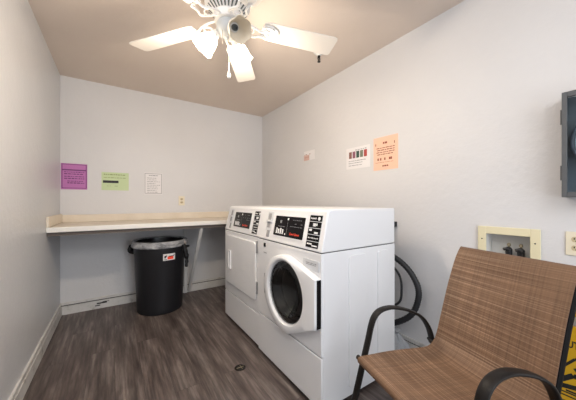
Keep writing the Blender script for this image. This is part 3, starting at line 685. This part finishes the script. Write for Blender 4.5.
# ------------------------------------------------------------------ wet floor sign leaning on the right wall
SW, SH = 0.300, 0.655
lean = math.asin(0.125/SH)
r = thing('wet_floor_sign', 'yellow wet floor sign with black lettering leaning on the wall behind the chair', 'sign', (XR-0.155, 0.335, 0.002))
f = Frame((0,0,0), (0,-1,0), (math.sin(lean), 0, math.cos(lean)))
def sign_panel(name, h0, h1, printed):
    bm = nb()
    ringplate(bm, f, (0, 0.0, SW, SH), (0.035, 0.568, SW-0.035, 0.615), h0, h1)
    p = obj(name, bm, M['yellow'], r, 0.002)
    if printed:
        bm = nb(); k = h1 + 0.0008
        for u, w1, w2, w3, k1, k2, k3 in ((0.018, 'CAUTION', 'WET', 'FLOOR', 0.95, 1.1, 0.80), (0.160, 'CUIDADO', 'PISO', 'MOJADO', 0.93, 1.1, 0.80)):
            text(bm, f, u, 0.470, 0.044, w1, k, 0, bold=0.0012, sx=k1*0.70); text(bm, f, u, 0.205, 0.040, w2, k, 0, bold=0.0012, sx=k2*0.75); text(bm, f, u, 0.160, 0.040, w3, k, 0, bold=0.0012, sx=k3)
        for v in (0.252, 0.266): rect(bm, f, 0.012, v, SW-0.012, v+0.006, k)
        # slipping figure
        def limb(pts, w):
            for a, b in zip(pts, pts[1:]):
                a, b = Vector(a), Vector(b); q = (b-a).normalized(); q = Vector((-q.y, q.x))*w
                bm.faces.new([bm.verts.new(f(*c, k)) for c in (a-q, b-q, b+q, a+q)])
        def dot(u, v, rad): bm.faces.new([bm.verts.new(f(u+rad*math.cos(2*PI*i/20), v+rad*math.sin(2*PI*i/20), k)) for i in range(20)])
        limb([(0.015,0.285),(0.035,0.36),(0.085,0.425),(0.15,0.448),(0.23,0.43),(0.285,0.36),(0.288,0.285)], 0.005)
        dot(0.185, 0.418, 0.018); limb([(0.175,0.395),(0.125,0.335)], 0.016); limb([(0.128,0.335),(0.082,0.352),(0.045,0.318)], 0.010)
        limb([(0.128,0.332),(0.098,0.302),(0.040,0.292)], 0.010); limb([(0.168,0.388),(0.118,0.400),(0.085,0.375)], 0.008); limb([(0.165,0.380),(0.205,0.350),(0.235,0.370)], 0.008)
        limb([(0.06,0.278),(0.26,0.278)], 0.004)
        obj('print', bm, M['ink_black'], p, smooth=False)
sign_panel('front_panel', 0.0, 0.014, True)
sign_panel('back_panel', -0.018, -0.004, False)
bm = nb(); cyl(bm, f(0.02, SH-0.012, -0.002), f(0.09, SH-0.012, -0.002), 0.006, 10); obj('hinge', bm, M['yellow'], r)
bm = nb(); cyl(bm, f(SW-0.09, SH-0.012, -0.002), f(SW-0.02, SH-0.012, -0.002), 0.006, 10); obj('hinge', bm, M['yellow'], r)

# ------------------------------------------------------------------ ceiling fan
FX, FYC, BZ = 0.531, 1.402, 2.168
r = thing('ceiling_fan', 'white five bladed ceiling fan with three glass lamp shades', 'ceiling fan', (FX, FYC, 0))
bm = nb(); lathe(bm, [(0.075, ZC-0.0008), (0.075, ZC-0.02), (0.05, ZC-0.06), (0.02, ZC-0.075), (0.016, ZC-0.12)], n=32, cap0=True, cap1=True); obj('canopy', bm, M['fan_white'], r)
bm = nb(); lathe(bm, [(0.03, 2.335), (0.085, 2.33), (0.118, 2.315), (0.126, 2.285), (0.126, 2.255), (0.112, 2.235), (0.075, 2.205), (0.070, 2.175), (0.072, 2.165), (0.05, 2.16)], n=48, cap0=True, cap1=True)
for i in range(30):
    a = 2*PI*i/30; c, s = math.cos(a), math.sin(a); q = Vector((-s, c, 0))*0.0035
    p0, p1 = Vector((0.1105*c, 0.1105*s, 2.2325)), Vector((0.0785*c, 0.0785*s, 2.2065)); off = Vector((c*0.5, s*0.5, -0.8))*0.002
    bm.faces.new([bm.verts.new(x+off) for x in (p0-q*1.4, p1-q, p1+q, p0+q*1.4)]).material_index = 1
    z0, z1 = 2.280, 2.258; R_ = 0.1268
    bm.faces.new([bm.verts.new(Vector((R_*c, R_*s, z))+q*k) for z, k in ((z0,-1),(z1,-1),(z1,1),(z0,1))]).material_index = 1
obj('motor_housing', bm, [M['fan_white'], M['fan_grey']], r)
bm = nb(); lathe(bm, [(0.055, 2.162), (0.062, 2.150), (0.062, 2.115), (0.050, 2.095), (0.030, 2.085), (0.012, 2.080), (0.008, 2.070)], n=36, cap0=True, cap1=True); obj('light_kit', bm, M['fan_kit'], r)
A0 = math.radians(56)
for k in range(5):
    a = A0 + k*2*PI/5
    bl = bpy.data.objects.new('blade', None)
    rot = Matrix.Rotation(a, 4, 'Z') @ Matrix.Translation((0, 0, BZ)) @ Matrix.Rotation(math.radians(1.6), 4, 'Y') @ Matrix.Rotation(math.radians(-11), 4, 'X')
    out = [(0.205, -0.052), (0.23, -0.064), (0.64, -0.074), (0.658, -0.069), (0.665, -0.055), (0.665, 0.055), (0.658, 0.069), (0.64, 0.074), (0.23, 0.064), (0.205, 0.052)]
    bm = nb(); fr = lambda u, v, h: rot @ Vector((u, v, h))
    prism(bm, out, fr, -0.003, 0.003); b = obj('blade', bm, M['fan_blade'], r, 0.0015)
    bm = nb()   # scrolled bracket
    prism(bm, [(0.195,-0.026),(0.215,-0.044),(0.255,-0.046),(0.290,-0.022),(0.298,0),(0.290,0.022),(0.255,0.046),(0.215,0.044),(0.195,0.026)], fr, -0.0105, -0.0032)
    for sg in (-1, 1):
        tube(bm, [fr(0.215+0.0, 0, 0)*0 + fr(*q) for q in [(0.235+0.030*math.cos(t)*(1-t/9), sg*(0.022+0.020*math.sin(t)*(1-t/9)), -0.013) for t in [i*0.45 for i in range(14)]]], 0.0028, 6)
    w = Matrix.Rotation(a, 4, 'Z')
    for sg in (-1, 1):
        tube(bm, smooth_path([w @ Vector(q) for q in ((0.068, sg*0.014, 2.178), (0.105, sg*0.036, 2.160), (0.150, sg*0.040, 2.140), (0.185, sg*0.022, 2.138), (0.215, sg*0.030, 2.144))], 5), 0.0065, 8)
    tube(bm, [w @ Vector((0.128+0.024*math.cos(t), 0.024*math.sin(t), 2.150)) for t in [2*PI*i/16 for i in range(17)]], 0.005, 6)
    obj('bracket', bm, M['fan_white'], b)
Rv, Fv = Vector((math.cos(TH), -math.sin(TH), 0)), Vector((math.sin(TH), math.cos(TH), 0))
bulb_pts = []
for ang, lit, tilt in ((186, True, 50), (64, True, 46), (306, False, 36)):
    h = Rv*math.cos(math.radians(ang)) + Fv*math.sin(math.radians(ang))
    ax = (h*math.cos(math.radians(tilt)) - Vector((0,0,1))*math.sin(math.radians(tilt))).normalized()
    base = h*0.052 + Vector((0, 0, 2.118))
    bm = nb(); tube(bm, smooth_path([h*0.035 + Vector((0,0,2.13)), base + ax*0.0, base + ax*0.025], 4), 0.011, 10)
    lathe(bm, [(0.014, 0.010), (0.024, 0.018), (0.027, 0.030), (0.026, 0.044)], base, ax, 24, 0, True, True); ho = obj('lamp_holder', bm, M['fan_white'], r)
    bm = nb()
    fl = lambda k, t: (0.0035*math.cos(6*t) if k in (5, 6) else 0)
    lathe(bm, [(0.026, 0.040), (0.030, 0.046), (0.042, 0.062), (0.050, 0.085), (0.054, 0.115), (0.062, 0.140), (0.060, 0.141), (0.051, 0.115), (0.047, 0.085), (0.039, 0.064), (0.024, 0.046)], base, ax, 48, 0, False, False, fl)
    obj('lamp_shade', bm, M['shade_lit'] if lit else M['shade_off'], ho)
    if lit:
        bm = nb(); lathe(bm, [(0.012, 0.045), (0.014, 0.06), (0.026, 0.085), (0.030, 0.105), (0.022, 0.125), (0.004, 0.134)], base, ax, 24, 0, True, True); obj('bulb', bm, M['bulb'], ho)
        bulb_pts.append(Vector((FX, FYC, 0)) + base + ax*0.17)
    else:
        bm = nb(); lathe(bm, [(0.016, 0.044), (0.016, 0.062), (0.010, 0.0615), (0.010, 0.05)], base, ax, 20, 0, True, True); obj('socket', bm, M['fan_grey'], ho)
for (u, v, z0, z1, pend) in ((0.035, -0.03, 2.10, 1.885, True), (-0.045, -0.045, 2.135, 2.02, False)):
    p = Rv*u*0.4 + Fv*v
    bm = nb(); tube(bm, [p + Vector((0,0,z0)), p + Vector((0,0,z1))], 0.0016, 6); ch = obj('pull_chain', bm, M['chain'], r)
    if pend: bm = nb(); lathe(bm, [(0.003, 0.0), (0.005, -0.008), (0.009, -0.03), (0.008, -0.045), (0.002, -0.05)], p + Vector((0,0,z1)), (0,0,1), 12, 0, True, True); obj('pull_pendant', bm, M['fan_white'], ch)

# ------------------------------------------------------------------ sprinkler head
r = thing('sprinkler_head', 'small fire sprinkler head with a white flange on the ceiling', 'sprinkler', (1.457, 1.692, ZC))
bm = nb(); lathe(bm, [(0.045, -0.0008), (0.046, -0.004), (0.034, -0.016), (0.020, -0.022), (0.016, -0.034)], n=28, cap0=True, cap1=True); obj('flange', bm, M['fan_white'], r)
bm = nb(); lathe(bm, [(0.012, -0.034), (0.012, -0.046), (0.006, -0.05), (0.006, -0.072), (0.0, -0.074)], n=14, cap0=True)
for s in (-1, 1): tube(bm, smooth_path([(0.010*s, 0, -0.044), (0.014*s, 0, -0.058), (0.010*s, 0, -0.074), (0.0, 0, -0.082)], 4), 0.0028, 6)
lathe(bm, [(0.002, -0.082), (0.014, -0.083), (0.014, -0.086), (0.002, -0.086)], n=16, cap0=True, cap1=True)
obj('head', bm, M['bronze'], r)['label'] = 'dark bronze sprinkler head'

# ------------------------------------------------------------------ lights, world, camera
def area(name, loc, rot, sx, sy, power, col):
    l = bpy.data.lights.new(name, 'AREA'); l.shape = 'RECTANGLE'; l.size = sx; l.size_y = sy; l.energy = power; l.color = col
    o = bpy.data.objects.new(name, l); C.objects.link(o); o.location = loc; o.rotation_euler = rot; return o
area('doorway_daylight', ((dx0+dx1)/2, YF-0.02, 1.08), (PI/2, 0, 0), 1.15, 2.1, 30, (0.84, 0.91, 1.0))
area('aisle_fill', (-0.25, 0.75, 2.40), (0, math.radians(-38), 0), 0.5, 1.0, 10, (0.95, 0.97, 1.0))  # unseen fill lamp added to brighten the machine fronts
area('ceiling_fill', (0.35, -0.7, 2.38), (math.radians(28), 0, 0), 1.3, 1.2, 40, (0.96, 0.98, 1.0))  # added fill lamp, out of view behind the camera, lifts the ambient light
for i, p in enumerate(bulb_pts):
    l = bpy.data.lights.new('bulb_light', 'POINT'); l.energy = 17; l.color = (1.0, 0.86, 0.70); l.shadow_soft_size = 0.05
    o = bpy.data.objects.new('bulb_light', l); C.objects.link(o); o.location = p
w = bpy.data.worlds.new('outside'); bpy.context.scene.world = w; w.use_nodes = True
w.node_tree.nodes['Background'].inputs['Color'].default_value = (0.75, 0.85, 1.0, 1); w.node_tree.nodes['Background'].inputs['Strength'].default_value = 0.5

cam = bpy.data.cameras.new('camera'); co = bpy.data.objects.new('camera', cam); C.objects.link(co)
co.location = (0, 0, CAMZ); co.rotation_euler = (PI/2, 0, -TH)
cam.sensor_fit = 'HORIZONTAL'; cam.sensor_width = 36; cam.lens = 257.85/576*36; cam.shift_y = 1.8/576; cam.clip_start = 0.02
sc = bpy.context.scene; sc.camera = co
sc.view_settings.view_transform = 'Standard'; sc.view_settings.look = 'None'; sc.view_settings.exposure = 0.0
